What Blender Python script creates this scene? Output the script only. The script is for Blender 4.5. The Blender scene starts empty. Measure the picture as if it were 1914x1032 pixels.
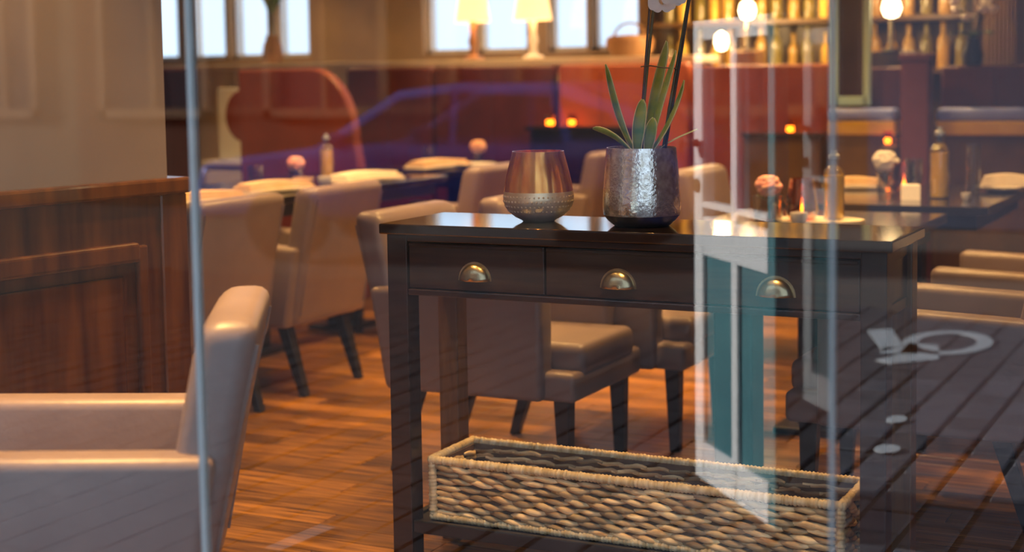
import bpy, bmesh, math, random
from mathutils import Vector, Matrix
random.seed(7)
R = math.radians
scene = bpy.context.scene
COL = scene.collection

# ------------------------------------------------------------------ camera
cam_d = bpy.data.cameras.new('camera'); cam = bpy.data.objects.new('camera', cam_d); COL.objects.link(cam)
F_PX = 2855.8
cam_d.sensor_width = 36.0; cam_d.lens = F_PX / 1914 * 36.0
cam_d.shift_y = -144.0 / 1914
YAW, PIT, ROL = -.4674, .0804, -.0153
CAM = Vector((1.409, -3.5153, 1.2724))
fw = Vector((math.sin(YAW) * math.cos(PIT), math.cos(YAW) * math.cos(PIT), -math.sin(PIT)))
rt = Vector((math.cos(YAW), -math.sin(YAW), 0)); up = rt.cross(fw)
r2 = rt * math.cos(ROL) + up * math.sin(ROL); u2 = up * math.cos(ROL) - rt * math.sin(ROL)
M = Matrix((r2, u2, -fw)).transposed().to_4x4(); M.translation = CAM
cam.matrix_world = M
cam_d.clip_start = .05; cam_d.clip_end = 200
cam_d.dof.use_dof = True; cam_d.dof.focus_distance = 3.75; cam_d.dof.aperture_fstop = 2.1
scene.camera = cam

# ------------------------------------------------------------------ world, sun, exposure
w = bpy.data.worlds.new('world'); scene.world = w; w.use_nodes = True
nt = w.node_tree; bgn = nt.nodes['Background']
bgn.inputs['Color'].default_value = (.64, .80, 1.0, 1); bgn.inputs['Strength'].default_value = 1.6
sun_d = bpy.data.lights.new('sun', 'SUN'); sun_d.energy = 26.0; sun_d.angle = R(6); sun_d.color = (1, .93, .84)
sun = bpy.data.objects.new('sun', sun_d); COL.objects.link(sun)
sun.rotation_euler = Vector((.95, -.15, -.28)).to_track_quat('-Z', 'Y').to_euler()
vs = scene.view_settings
vs.view_transform = 'Standard'; vs.look = 'None'; vs.exposure = 0.22; vs.gamma = 1.0; vs.use_curve_mapping = False

# ------------------------------------------------------------------ materials
def mat(name, col, rough=.5, metal=0, col2=None, scale=8, stretch=(1, 1, 1), bump=0, coat=0, rand=0, emit=None, estr=0, detail=4, bscale=None, spec=None):
    m = bpy.data.materials.new(name); m.use_nodes = True
    n = m.node_tree.nodes; l = m.node_tree.links; b = n['Principled BSDF']
    b.inputs['Base Color'].default_value = (*col, 1); b.inputs['Roughness'].default_value = rough; b.inputs['Metallic'].default_value = metal
    if coat: b.inputs['Coat Weight'].default_value = coat; b.inputs['Coat Roughness'].default_value = .08
    if spec is not None: b.inputs['Specular IOR Level'].default_value = spec
    if emit: b.inputs['Emission Color'].default_value = (*emit, 1); b.inputs['Emission Strength'].default_value = estr
    tc = n.new('ShaderNodeTexCoord'); mp = n.new('ShaderNodeMapping'); mp.inputs['Scale'].default_value = stretch
    l.new(tc.outputs['Object'], mp.inputs['Vector'])
    if rand:
        oi = n.new('ShaderNodeObjectInfo'); va = n.new('ShaderNodeVectorMath'); va.operation = 'SCALE'; va.inputs['Scale'].default_value = 1
        cx = n.new('ShaderNodeCombineXYZ'); ml = n.new('ShaderNodeMath'); ml.operation = 'MULTIPLY'; ml.inputs[1].default_value = 40
        l.new(oi.outputs['Random'], ml.inputs[0]); l.new(ml.outputs[0], cx.inputs['X']); l.new(ml.outputs[0], cx.inputs['Y'])
        l.new(cx.outputs[0], mp.inputs['Location'])
    if col2 is not None:
        nz = n.new('ShaderNodeTexNoise'); nz.inputs['Scale'].default_value = scale; nz.inputs['Detail'].default_value = detail
        l.new(mp.outputs[0], nz.inputs['Vector'])
        cr = n.new('ShaderNodeValToRGB'); cr.color_ramp.elements[0].position = .32; cr.color_ramp.elements[1].position = .68
        cr.color_ramp.elements[0].color = (*col, 1); cr.color_ramp.elements[1].color = (*col2, 1)
        l.new(nz.outputs['Fac'], cr.inputs['Fac']); out = cr.outputs['Color']
        if rand:
            hs = n.new('ShaderNodeHueSaturation'); mr = n.new('ShaderNodeMapRange')
            mr.inputs['To Min'].default_value = 1 - rand; mr.inputs['To Max'].default_value = 1 + rand
            l.new(oi.outputs['Random'], mr.inputs['Value']); l.new(mr.outputs[0], hs.inputs['Value']); l.new(out, hs.inputs['Color']); out = hs.outputs['Color']
        l.new(out, b.inputs['Base Color'])
    if bump:
        nb = n.new('ShaderNodeTexNoise'); nb.inputs['Scale'].default_value = bscale or scale * 3; nb.inputs['Detail'].default_value = 3
        l.new(mp.outputs[0], nb.inputs['Vector'])
        bp = n.new('ShaderNodeBump'); bp.inputs['Strength'].default_value = bump; bp.inputs['Distance'].default_value = .004
        l.new(nb.outputs['Fac'], bp.inputs['Height']); l.new(bp.outputs[0], b.inputs['Normal'])
    return m

def pane_mat(name, k, base, tint):
    """thin window glass: clear, with the Fresnel mirror of a coated pane"""
    m = bpy.data.materials.new(name); m.use_nodes = True
    n = m.node_tree.nodes; l = m.node_tree.links; n.clear()
    o = n.new('ShaderNodeOutputMaterial'); mx = n.new('ShaderNodeMixShader'); t = n.new('ShaderNodeBsdfTransparent'); g = n.new('ShaderNodeBsdfGlossy')
    t.inputs['Color'].default_value = (*tint, 1); g.inputs['Roughness'].default_value = 0.0
    lw = n.new('ShaderNodeLayerWeight'); lw.inputs['Blend'].default_value = .5
    f = n.new('ShaderNodeMath'); f.operation = 'POWER'; f.inputs[1].default_value = 5; l.new(lw.outputs['Facing'], f.inputs[0])
    a = n.new('ShaderNodeMath'); a.operation = 'MULTIPLY_ADD'; a.inputs[1].default_value = k; a.inputs[2].default_value = base; a.use_clamp = True
    l.new(f.outputs[0], a.inputs[0]); l.new(a.outputs[0], mx.inputs[0]); l.new(t.outputs[0], mx.inputs[1]); l.new(g.outputs[0], mx.inputs[2]); l.new(mx.outputs[0], o.inputs[0])
    return m

def clear_mat(name, col, rough=.03, k=3.0, dens=.0):
    """drinking glass / coloured glass without refraction noise: tinted transparent plus sheen"""
    m = bpy.data.materials.new(name); m.use_nodes = True
    n = m.node_tree.nodes; l = m.node_tree.links; n.clear()
    o = n.new('ShaderNodeOutputMaterial'); mx = n.new('ShaderNodeMixShader'); t = n.new('ShaderNodeBsdfTransparent'); g = n.new('ShaderNodeBsdfGlossy')
    t.inputs['Color'].default_value = (*col, 1); g.inputs['Roughness'].default_value = rough
    lw = n.new('ShaderNodeLayerWeight'); lw.inputs['Blend'].default_value = .35
    a = n.new('ShaderNodeMath'); a.operation = 'MULTIPLY_ADD'; a.inputs[1].default_value = .75; a.inputs[2].default_value = .08 + dens; a.use_clamp = True
    l.new(lw.outputs['Facing'], a.inputs[0]); l.new(a.outputs[0], mx.inputs[0]); l.new(t.outputs[0], mx.inputs[1]); l.new(g.outputs[0], mx.inputs[2]); l.new(mx.outputs[0], o.inputs[0])
    return m

MT = dict(
    dark=mat('dark_walnut', (.018, .008, .005), .32, col2=(.040, .018, .010), scale=5, stretch=(1, 9, 9), coat=.1, bump=.05),
    darktop=mat('polished_dark_top', (.016, .010, .009), .06, col2=(.03, .017, .012), scale=5, stretch=(1, 9, 9), coat=.5),
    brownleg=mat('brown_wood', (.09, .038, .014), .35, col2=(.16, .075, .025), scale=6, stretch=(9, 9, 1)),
    drawer=mat('drawer_walnut', (.024, .011, .006), .30, col2=(.052, .024, .012), scale=6, stretch=(1, 8, 12), coat=.25, rand=.08),
    black=mat('black_stained_wood', (.010, .009, .010), .35, col2=(.02, .016, .015), scale=10),
    brass=mat('aged_brass', (.62, .50, .30), .28, 1, col2=(.42, .33, .19), scale=30, bump=.15),
    chair=mat('taupe_leather', (.215, .158, .150), .40, col2=(.26, .192, .178), scale=5, bump=.18, bscale=60),
    weave=mat('banana_leaf', (.34, .18, .07), .6, col2=(.95, .72, .38), scale=9, stretch=(1, 5, 5), rand=.55, bump=.4, bscale=40),
    weavein=mat('basket_core', (.10, .055, .028), .8, col2=(.16, .09, .045), scale=30),
    rim=mat('rim_straw', (.55, .39, .18), .6, col2=(.88, .72, .44), scale=10, stretch=(7, 1, 1), bump=.4, bscale=60),
    tabletop=mat('dark_table_lacquer', (.012, .010, .013), .16, col2=(.02, .016, .018), scale=4, coat=.4),
    navy=mat('dark_table_edge', (.015, .016, .024), .4, col2=(.024, .022, .03), scale=6),
    wains=mat('mahogany_panel', (.065, .017, .003), .28, col2=(.18, .060, .009), scale=3.0, stretch=(6, 6, .7), coat=.35, bump=.03),
    beige=mat('beige_plaster', (.27, .21, .17), .8, col2=(.31, .245, .20), scale=2.5),
    cream=mat('cream_paint', (.66, .56, .42), .6, col2=(.74, .64, .49), scale=5),
    tanwall=mat('tan_plaster', (.40, .27, .15), .8, col2=(.46, .32, .19), scale=3),
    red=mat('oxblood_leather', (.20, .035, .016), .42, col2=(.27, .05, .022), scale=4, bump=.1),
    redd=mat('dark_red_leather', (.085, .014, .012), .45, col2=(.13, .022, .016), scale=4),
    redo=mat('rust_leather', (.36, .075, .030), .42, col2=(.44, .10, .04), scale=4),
    plum=mat('plum_fabric', (.16, .045, .06), .6, col2=(.20, .06, .075), scale=6),
    floorb=mat('floor_bed', (.05, .02, .008), .6, col2=(.08, .03, .01), scale=4),
    plank=mat('oiled_oak_plank', (.085, .032, .005), .30, col2=(.44, .195, .034), scale=4, stretch=(1, 14, 6), rand=.45, coat=.15),
    ceil=mat('ceiling_plaster', (.50, .40, .30), .85, col2=(.55, .45, .34), scale=3),
    napkin=mat('tan_linen', (.70, .47, .24), .8, col2=(.80, .58, .33), scale=20, bump=.2),
    linen=mat('cream_linen', (.82, .72, .56), .8, col2=(.88, .80, .66), scale=20, bump=.2),
    china=mat('white_china', (.80, .77, .72), .15, col2=(.84, .81, .77), scale=4),
    
    amber=mat('amber_lustre', (.62, .22, .035), .16, .72, col2=(1.0, .50, .13), scale=34, stretch=(1.5, 1.5, .22)),
    goldbase=mat('pale_gold_base', (.62, .46, .24), .34, .6, col2=(.90, .74, .48), scale=14),
    silver=mat('hammered_silver', (.62, .54, .42), .14, .9, col2=(1.0, .96, .88), scale=70, bump=.3, bscale=140),
    potbase=mat('blackened_base', (.05, .035, .03), .35, .6, col2=(.09, .065, .05), scale=30),
    leaf=mat('orchid_leaf', (.07, .20, .015), .35, col2=(.34, .40, .05), scale=7, stretch=(1, 1, 3), coat=.3),
    leafedge=mat('orchid_leaf_edge', (.62, .56, .22), .4, col2=(.75, .68, .36), scale=9),
    stem=mat('orchid_stem', (.035, .055, .02), .5, col2=(.09, .11, .04), scale=20),
    wire=mat('dark_wire', (.02, .012, .01), .4, col2=(.03, .02, .015), scale=20),
    petal=mat('orchid_petal', (.86, .78, .76), .5, col2=(.92, .88, .86), scale=12),
    lip=mat('orchid_lip', (.72, .55, .20), .5, col2=(.80, .45, .35), scale=20),
    rosep=mat('pink_rose', (.75, .26, .24), .6, col2=(.85, .55, .45), scale=18),
    rosew=mat('white_rose', (.90, .84, .74), .6, col2=(.95, .90, .82), scale=18),
    roseo=mat('peach_rose', (.80, .38, .20), .6, col2=(.88, .55, .32), scale=18),
    green=mat('leaf_green', (.05, .11, .03), .5, col2=(.10, .18, .05), scale=14),
    gold=mat('golden_board', (.72, .42, .05), .35, .2, col2=(.85, .54, .09), scale=6),
    lavender=mat('lavender_sheen', (.24, .33, .95), .3, col2=(.32, .42, .98), scale=6),  # bluish sheen of the polished rail top, put into the colour
    mint=mat('mint_paint', (.50, .78, .68), .5, col2=(.58, .84, .74), scale=6),
    mirror=mat('old_mirror', (.30, .24, .20), .22, 1, col2=(.40, .30, .24), scale=5),
    curtain=mat('ochre_curtain', (.40, .26, .11), .8, col2=(.55, .38, .18), scale=6, stretch=(8, 8, .4)),
    shelf=mat('bar_shelf_wood', (.09, .045, .015), .4, col2=(.15, .08, .025), scale=5),
    ambot=mat('amber_bottle_glass', (.50, .28, .05), .1, col2=(.62, .38, .09), scale=5, coat=.6),
    ambot2=mat('olive_bottle_glass', (.20, .16, .03), .1, col2=(.30, .24, .06), scale=5, coat=.6),
    oil=mat('golden_oil', (.85, .52, .03), .15, col2=(.95, .66, .07), scale=4),
    wax=mat('white_wax', (.86, .80, .68), .5, emit=(1, .55, .2), estr=.5),
    flame=mat('candle_flame', (1, .6, .2), .5, emit=(1, .50, .14), estr=14),
    shade=mat('lit_lamp_shade', (.85, .60, .35), .7, emit=(1, .62, .27), estr=1.6),
    bulb=mat('lit_bulb', (1, .8, .5), .5, emit=(1, .72, .38), estr=12),
    lampwood=mat('turned_lamp_wood', (.30, .15, .06), .5, col2=(.40, .22, .10), scale=9),
    whitew=mat('white_painted_wood', (.74, .76, .78), .45, col2=(.80, .82, .84), scale=6),
    doorw=mat('pale_blue_paint', (.80, .86, .92), .4, col2=(.86, .91, .95), scale=6),
    teal=mat('teal_paint', (.045, .19, .24), .4, col2=(.07, .25, .30), scale=5),
    steel=mat('brushed_steel', (.50, .55, .60), .35, .5, col2=(.58, .63, .68), scale=30),
    joint=mat('polished_glass_edge', (.40, .46, .48), .3, col2=(.48, .54, .56), scale=12),
    cobble=mat('blue_clinker', (.018, .022, .034), .6, col2=(.042, .042, .054), scale=9, rand=.35, bump=.5, bscale=40),
    sand=mat('joint_sand', (.008, .008, .010), .9, col2=(.014, .013, .014), scale=40),
    paint=mat('road_paint', (.20, .225, .25), .6, col2=(.28, .31, .34), scale=30),
    facade=mat('terracotta_render', (.13, .05, .02), .85, col2=(.16, .065, .028), scale=1.2),
    facade2=mat('cream_render', (.18, .13, .075), .85, col2=(.22, .16, .09), scale=1.2),
    facade3=mat('slate_blue_render', (.05, .06, .10), .85, col2=(.07, .08, .125), scale=1.2),
    wglass=mat('dark_window_glass', (.05, .06, .075), .06, col2=(.07, .08, .09), scale=2),
    carblue=mat('blue_car_paint', (.05, .12, .50), .18, .3, col2=(.06, .14, .55), scale=2, coat=1),
    tyre=mat('tyre_rubber', (.015, .015, .017), .7, col2=(.025, .025, .027), scale=20),
    lamp_off=mat('downlight_ring', (.55, .52, .48), .4, .6, col2=(.6, .57, .53), scale=20),
    soil=mat('bark_soil', (.05, .03, .018), .9, col2=(.10, .06, .03), scale=40, bump=.6),
)
MT['glass'] = clear_mat('clear_glassware', (.93, .95, .95))
MT['aglass'] = clear_mat('amber_glassware', (1.0, .58, .20), dens=.05)
MT['boglass'] = clear_mat('bottle_glass', (.96, .95, .86))
MT['paneA'] = pane_mat('window_glass', .8, .036, (.97, .98, .985))
MT['screen'] = pane_mat('screen_glass', .9, .012, (.985, .99, .99))
MT['paneB'] = pane_mat('window_glass_coated', .9, .12, (.96, .975, .985))

# ------------------------------------------------------------------ mesh helpers
class MB:
    def __init__(s): s.v = []; s.f = []
    def add(s, v, f):
        o = len(s.v); s.v += [tuple(p) for p in v]; s.f += [tuple(i + o for i in q) for q in f]; return s
    def box(s, x0, x1, y0, y1, z0, z1):
        return s.add([(x0, y0, z0), (x1, y0, z0), (x1, y1, z0), (x0, y1, z0), (x0, y0, z1), (x1, y0, z1), (x1, y1, z1), (x0, y1, z1)],
                     [(0, 3, 2, 1), (4, 5, 6, 7), (0, 1, 5, 4), (1, 2, 6, 5), (2, 3, 7, 6), (3, 0, 4, 7)])
    def taper(s, c0, a0, c1, a1):
        """square bar from c0 (half size a0) to c1 (half size a1), sections level"""
        v = []
        for c, a in ((c0, a0), (c1, a1)):
            for sx, sy in ((-1, -1), (1, -1), (1, 1), (-1, 1)): v.append((c[0] + sx * a, c[1] + sy * a, c[2]))
        return s.add(v, [(0, 3, 2, 1), (4, 5, 6, 7), (0, 1, 5, 4), (1, 2, 6, 5), (2, 3, 7, 6), (3, 0, 4, 7)])
    def lathe(s, prof, n=32, c=(0, 0, 0), a0=0, a1=None):
        full = a1 is None; m = n if full else n + 1; a1 = a1 if a1 is not None else a0 + 2 * math.pi
        v = []; f = []
        for r, z in prof:
            for i in range(m):
                a = a0 + (a1 - a0) * i / n; v.append((c[0] + r * math.cos(a), c[1] + r * math.sin(a), c[2] + z))
        for j in range(len(prof) - 1):
            for i in range(n):
                k = (i + 1) % m
                f.append((j * m + i, j * m + k, (j + 1) * m + k, (j + 1) * m + i))
        return s.add(v, f)
    def tube(s, pts, r, n=8, cap=True):
        pts = [Vector(p) for p in pts]; rs = r if isinstance(r, (list, tuple)) else [r] * len(pts)
        v = []; f = []; ref = None
        for i, p in enumerate(pts):
            t = (pts[min(i + 1, len(pts) - 1)] - pts[max(i - 1, 0)]).normalized()
            if ref is None: ref = Vector((0, 0, 1)) if abs(t.z) < .9 else Vector((1, 0, 0))
            a = t.cross(ref).normalized(); b = a.cross(t).normalized(); ref = b
            for k in range(n):
                q = 2 * math.pi * k / n; v.append(p + (a * math.cos(q) + b * math.sin(q)) * rs[i])
        for i in range(len(pts) - 1):
            for k in range(n): f.append((i * n + k, i * n + (k + 1) % n, (i + 1) * n + (k + 1) % n, (i + 1) * n + k))
        if cap: f.append(tuple(range(n))[::-1]); f.append(tuple((len(pts) - 1) * n + k for k in range(n)))
        return s.add(v, f)
    def prism(s, poly, axis, a, b):
        """polygon of 2D points extruded along an axis"""
        def P(u, v_, t): return {'x': (t, u, v_), 'y': (u, t, v_), 'z': (u, v_, t)}[axis]
        n = len(poly); v = [P(u, q, a) for u, q in poly] + [P(u, q, b) for u, q in poly]
        f = [tuple(range(n))[::-1], tuple(range(n, 2 * n))] + [(i, (i + 1) % n, n + (i + 1) % n, n + i) for i in range(n)]
        return s.add(v, f)
    def mesh(s, name, bevel=0, seg=2, smooth=False, xf=None, angle=40):
        bm = bmesh.new(); vs_ = [bm.verts.new(p) for p in s.v]
        for q in s.f:
            try: bm.faces.new([vs_[i] for i in q])
            except ValueError: pass
        bmesh.ops.remove_doubles(bm, verts=bm.verts, dist=1e-6)
        bmesh.ops.recalc_face_normals(bm, faces=bm.faces)
        if bevel: bmesh.ops.bevel(bm, geom=[e for e in bm.edges if len(e.link_faces) == 2 and e.calc_face_angle(0) > .5], offset=bevel, segments=seg, profile=.5, affect='EDGES')
        if xf:
            for q in bm.verts: q.co = Vector(xf(*q.co))
        me = bpy.data.meshes.new(name)
        if smooth:
            for q in bm.faces: q.smooth = True
            for e in bm.edges:
                if len(e.link_faces) == 2 and e.calc_face_angle(0) > R(angle): e.smooth = False
        bm.to_mesh(me); bm.free(); return me
    def build(s, name, m, parent=None, bevel=0, seg=2, smooth=False, xf=None, angle=40):
        me = s.mesh(name, bevel, seg, smooth, xf, angle); me.materials.append(MT[m] if isinstance(m, str) else m)
        return link(name, me, parent)

def link(name, me, parent=None):
    o = bpy.data.objects.new(name, me); COL.objects.link(o)
    if parent is not None: o.parent = parent
    return o
def tag(o, label, cat, group=None):
    o['label'] = label; o['category'] = cat
    if group: o['group'] = group
    return o
def thing(name, label, cat, loc=(0, 0, 0), rz=0, group=None):
    o = bpy.data.objects.new(name, None); COL.objects.link(o); o.location = loc; o.rotation_euler = (0, 0, rz); o.empty_display_size = .1
    return tag(o, label, cat, group)
def struct(o): o['kind'] = 'structure'; return o
def copy_tree(o, parent=None):
    c = o.copy(); COL.objects.link(c)
    if parent is not None: c.parent = parent
    for ch in list(o.children): copy_tree(ch, c)
    return c
def place(o, loc, rz, label, group=None):
    o.location = loc; o.rotation_euler = (0, 0, rz); o['label'] = label
    if group: o['group'] = group
    return o

# ================================================================== THE SETTING
# ---- floor of planks running along x
fl = struct(MB().box(-8.2, 4.2, -2.15, 6.4, -.06, -.012).build('floor', 'floorb'))
PW, PL = .105, 1.15
plank_me = MB().box(-PL / 2 + .0012, PL / 2 - .0012, -PW / 2 + .001, PW / 2 - .001, -.012, 0).mesh('plank', .0015, 1); plank_me.materials.append(MT['plank'])
spots = []
for j in range(int(8.5 / PW)):
    yy = -2.15 + PW * (j + .5); off = (j * .37) % 1.0 * PL
    i = 0; xx = -8.2 - off + PL / 2
    while xx < 4.2 + PL / 2: spots.append((xx, yy)); xx += PL
def near(p): return (p[0] + 1.0) ** 2 * .55 + (p[1] - 1.0) ** 2 * .55
inside = [p for p in spots if p[0] - PL / 2 > -8.2 and p[0] + PL / 2 < 4.2]
edge = [p for p in spots if p not in set(inside)]
inside.sort(key=near)
for p in inside[:290]:
    o = link('plank', plank_me, fl); o.location = (p[0], p[1], 0)
rest = MB()
for p in inside[290:] + edge:
    a, b = max(p[0] - PL / 2, -8.2) + .0012, min(p[0] + PL / 2, 4.2) - .0012
    if b > a: rest.box(a, b, p[1] - PW / 2 + .001, p[1] + PW / 2 - .001, -.012, 0)
o = rest.build('plank_field', 'plank', fl); o['kind'] = 'stuff'

# ---- ceiling and shell
struct(MB().box(-8.2, 4.2, -2.3, 6.5, 2.75, 2.95).build('ceiling', 'ceil'))
struct(MB().box(4.2, 4.35, -2.3, 6.5, 0, 2.75).build('wall_right', 'beige'))
struct(MB().box(-8.35, -8.2, -2.3, 6.5, 0, 2.75).build('wall_left', 'beige'))
struct(MB().box(-8.2, 4.2, -2.20, -2.10, 2.45, 2.75).box(-8.2, -2.6, -2.20, -2.10, 0, 2.45).box(3.2, 4.2, -2.20, -2.10, 0, 2.45).build('wall_front', 'beige'))

# ---- back wall: piers and a low wall around bright window openings
WIN = [(-6.80, -6.45), (-6.36, -5.985), (-5.95, -5.58), (-5.53, -5.20), (-4.20, -3.80), (-3.765, -3.36), (-3.20, -2.90), (-2.87, -2.50)]
ZS, ZH = 1.44, 2.45
wb = MB().box(-8.2, 4.2, 6.2, 6.4, 0, ZS).box(-8.2, 4.2, 6.2, 6.4, ZH, 2.75)
xs = [-8.2] + [q for a in WIN for q in a] + [4.2]
for i in range(0, len(xs), 2): wb.box(xs[i], xs[i + 1], 6.2, 6.4, ZS, ZH)
struct(wb.build('wall_back', 'tanwall'))
for i, (a, b) in enumerate(WIN):
    fr = MB().box(a, a + .03, 6.27, 6.33, ZS, ZH).box(b - .03, b, 6.27, 6.33, ZS, ZH).box(a, b, 6.27, 6.33, ZS, ZS + .03).box(a, b, 6.27, 6.33, ZH - .03, ZH)
    o = struct(fr.build('window_%d' % (i + 1), 'whitew'))
    MB().box(a + .03, b - .03, 6.298, 6.304, ZS + .03, ZH - .03).build('pane', 'paneA', o)

# ---- front glazing: frameless panes with sealed joints
YG = -2.15
JO = [-2.6, -.3, 1.047, 2.1, 3.2]
for i in range(len(JO) - 1):
    a, b = JO[i] + .0003, JO[i + 1] - .0003
    struct(MB().box(a, b, YG - .003, YG + .003, .02, 2.45).build('window_%d' % (20 + i), 'paneB' if JO[i] > 1 else 'paneA'))
# frameless glass screen standing just inside the window
gs = thing('glass_screen', 'frameless clear glass screen with pale polished edges standing before the console', 'glass screen', (0, -1.55, 0))
MB().box(-.150, .884, -.004, .004, .03, 2.30).build('screen_pane', 'screen', gs)
MB().box(-.161, -.150, -.0055, .0055, .03, 2.30).build('polished_edge', 'joint', gs)
MB().box(.884, .889, -.0055, .0055, .03, 2.30).build('polished_edge', 'joint', gs)
MB().box(-.158, .889, -.02, .02, 0, .03).build('floor_channel', 'steel', gs, .002, 1)
struct(MB().box(-2.6, 3.2, YG - .03, YG + .03, 0, .02).build('trim_20', 'steel'))

# ---- panelled partition on the left (wainscot with plaster above), slightly turned
part = struct(bpy.data.objects.new('wall_partition', None)); COL.objects.link(part)
PX0, PY0 = -1.397, -.047          # its free end
ang = math.atan2(.603, .094)      # runs towards the glass the other way
part.location = (PX0, PY0, 0); part.rotation_euler = (0, 0, ang)
# local x runs along the wall away from the camera end, the panelled face looks to -y
MB().box(-2.2, -.045, .012, .14, .97, 2.75).build('plaster_face', 'beige', part)
MB().box(-2.2, 0, .0, .15, 0, .97).build('panel_core', 'wains', part)
MB().box(-2.2, .012, -.030, .165, .955, 1.0).build('cap_rail', 'wains', part, .008, 2)
for a, b in ((-1.16, -.17), (-2.15, -1.26)):
    MB().box(a - .02, a + .015, -.02, .0, .14, .82).build('stile_moulding', 'wains', part, .006, 2)
    MB().box(b - .015, b + .02, -.02, .0, .14, .82).build('stile_moulding', 'wains', part, .006, 2)
    MB().box(a + .012, b - .012, -.028, .0, .775, .83).build('rail_moulding', 'wains', part, .010, 3)
    MB().box(a + .012, b - .012, -.02, .0, .14, .175).build('rail_moulding', 'wains', part, .006, 2)
    MB().box(a + .06, b - .06, -.008, .0, .22, .74).build('raised_panel', 'wains', part, .006, 2)
MB().box(-2.2, .008, -.02, .0, 0, .11).build('skirting', 'wains', part, .006, 2)
MB().box(-.09, .006, -.012, .0, .11, .955).build('corner_stile', 'wains', part, .004, 1)

# ================================================================== CONSOLE TABLE
ct = thing('console_table', 'dark walnut console table with three drawers and a low shelf, behind the window glass', 'console table', (0, 0, 0))
W2, Y0, Y1, Hc = .656, -.187, .155, .90
MB().box(-W2, W2, Y0, Y1, Hc - .027, Hc).build('top', 'darktop', ct, .004, 2)
bx, by0, by1, lw = .641, -.172, .145, .059
MB().box(-bx + .01, bx - .01, by0 + .004, by1, .855, .873).build('top_moulding', 'dark', ct, .003, 2)
for sx in (-1, 1):
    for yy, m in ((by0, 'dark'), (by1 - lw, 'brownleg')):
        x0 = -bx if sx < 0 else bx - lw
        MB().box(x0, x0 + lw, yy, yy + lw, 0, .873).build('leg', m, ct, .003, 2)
    x0 = -bx + .012 if sx < 0 else bx - .03
    sp = MB().box(x0, x0 + .018, by0 + lw, by1 - lw, .717, .873).build('side_panel', 'dark', ct)
    xo = x0 - .004 if sx < 0 else x0 + .014
    MB().box(xo, xo + .008, by0 + lw + .01, by1 - lw - .01, .717, .745).build('side_rail', 'dark', sp, .002, 1)
    MB().box(xo, xo + .008, by0 + lw + .01, by1 - lw - .01, .84, .865).build('side_rail', 'dark', sp, .002, 1)
MB().box(-bx + lw, bx - lw, by1 - .03, by1 - .012, .717, .873).build('back_panel', 'dark', ct)
MB().box(-bx + lw, bx - lw, by0 + .001, by0 + .05, .717, .733).build('front_rail', 'dark', ct, .003, 2)
MB().box(-bx + lw, bx - lw, by0 + .03, by1 - .03, .733, .74).build('drawer_bed', 'dark', ct)
dw = (2 * bx - 2 * lw) / 3
def cup_handle():
    v = []; f = []; n = 14; mm = 6; rw, rh, dp = .043, .044, .024
    for j in range(mm + 1):
        p = math.pi / 2 * j / mm
        for i in range(n + 1):
            a = math.pi * i / n
            v.append((rw * math.cos(a) * math.sin(p) if j else 0, -dp * math.cos(p) - .002, rh * math.sin(a) * math.sin(p)))
    for j in range(mm):
        for i in range(n): f.append((j * (n + 1) + i, j * (n + 1) + i + 1, (j + 1) * (n + 1) + i + 1, (j + 1) * (n + 1) + i))
    return MB().add(v, f)
for k in range(3):
    xa = -bx + lw + dw * k
    d = MB().box(xa + .002, xa + dw - .002, by0 + .006, by0 + .04, .735, .853).build('drawer', 'drawer', ct, .003, 2)
    MB().box(xa + .004, xa + dw - .004, by0 + .002, by0 + .008, .842, .852).build('drawer_bead', 'dark', d, .002, 1)
    xc = xa + dw / 2
    h = cup_handle().build('cup_handle', 'brass', d, smooth=True, angle=80); h.location = (xc, by0 + .007, .762); h['label'] = 'half-moon aged brass cup handle'
    sol = h.modifiers.new('solid', 'SOLIDIFY'); sol.thickness = .0025
    fl_ = [(.047 * math.cos(math.pi * i / 16), .048 * math.sin(math.pi * i / 16)) for i in range(17)]
    p = MB().prism(fl_, 'y', -.0015, 0).build('handle_plate', 'brass', d); p.location = (xc, by0 + .0055, .762)
MB().box(-bx + .02, bx - .02, by0 + .022, by1 - .02, .102, .119).build('lower_shelf', 'black', ct, .002, 1)
MB().box(-bx + lw, bx - lw, by0 + .004, by0 + .022, .094, .127).build('shelf_rail', 'black', ct, .003, 2)
MB().box(-bx + lw, bx - lw, by1 - .022, by1 - .004, .094, .127).build('shelf_rail', 'black', ct, .003, 2)
for sx in (-1, 1):
    x0 = -bx + .02 if sx < 0 else bx - .04
    MB().box(x0, x0 + .02, by0 + lw, by1 - lw, .094, .127).build('shelf_rail', 'black', ct, .003, 2)

# ================================================================== WOVEN BASKET
bk = thing('woven_basket', 'long rectangular woven banana-leaf basket on the lower shelf of the console', 'basket', (0, 0, .1195))
BX0, BX1, BY0, BY1, BH = -.556, .534, -.128, .112, .168
core = MB().box(BX0 + .012, BX1 - .012, BY0 + .012, BY0 + .020, .004, BH - .012).box(BX0 + .012, BX1 - .012, BY1 - .020, BY1 - .012, .004, BH - .012)
core.box(BX0 + .012, BX0 + .020, BY0 + .012, BY1 - .012, .004, BH - .012).box(BX1 - .020, BX1 - .012, BY0 + .012, BY1 - .012, .004, BH - .012).box(BX0 + .012, BX1 - .012, BY0 + .012, BY1 - .012, 0, .006)
core.build('basket_core', 'weavein', bk)
def strand(L, r):
    pts = []; rs = []
    for i in range(7):
        t = i / 6; pts.append((L * (t - .5), -math.sin(math.pi * t) * r * .9, .0025 * math.sin(2 * math.pi * t))); rs.append(r * (.42 + .58 * math.sin(math.pi * t)))
    return MB().tube(pts, rs, 6).mesh('weave_strand', smooth=True, angle=70)
SL, SR = .078, .0088
strand_me = strand(SL, SR); strand_me.materials.append(MT['weave'])
strand_s = strand(.062, SR); strand_s.materials.append(MT['weave'])
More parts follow.
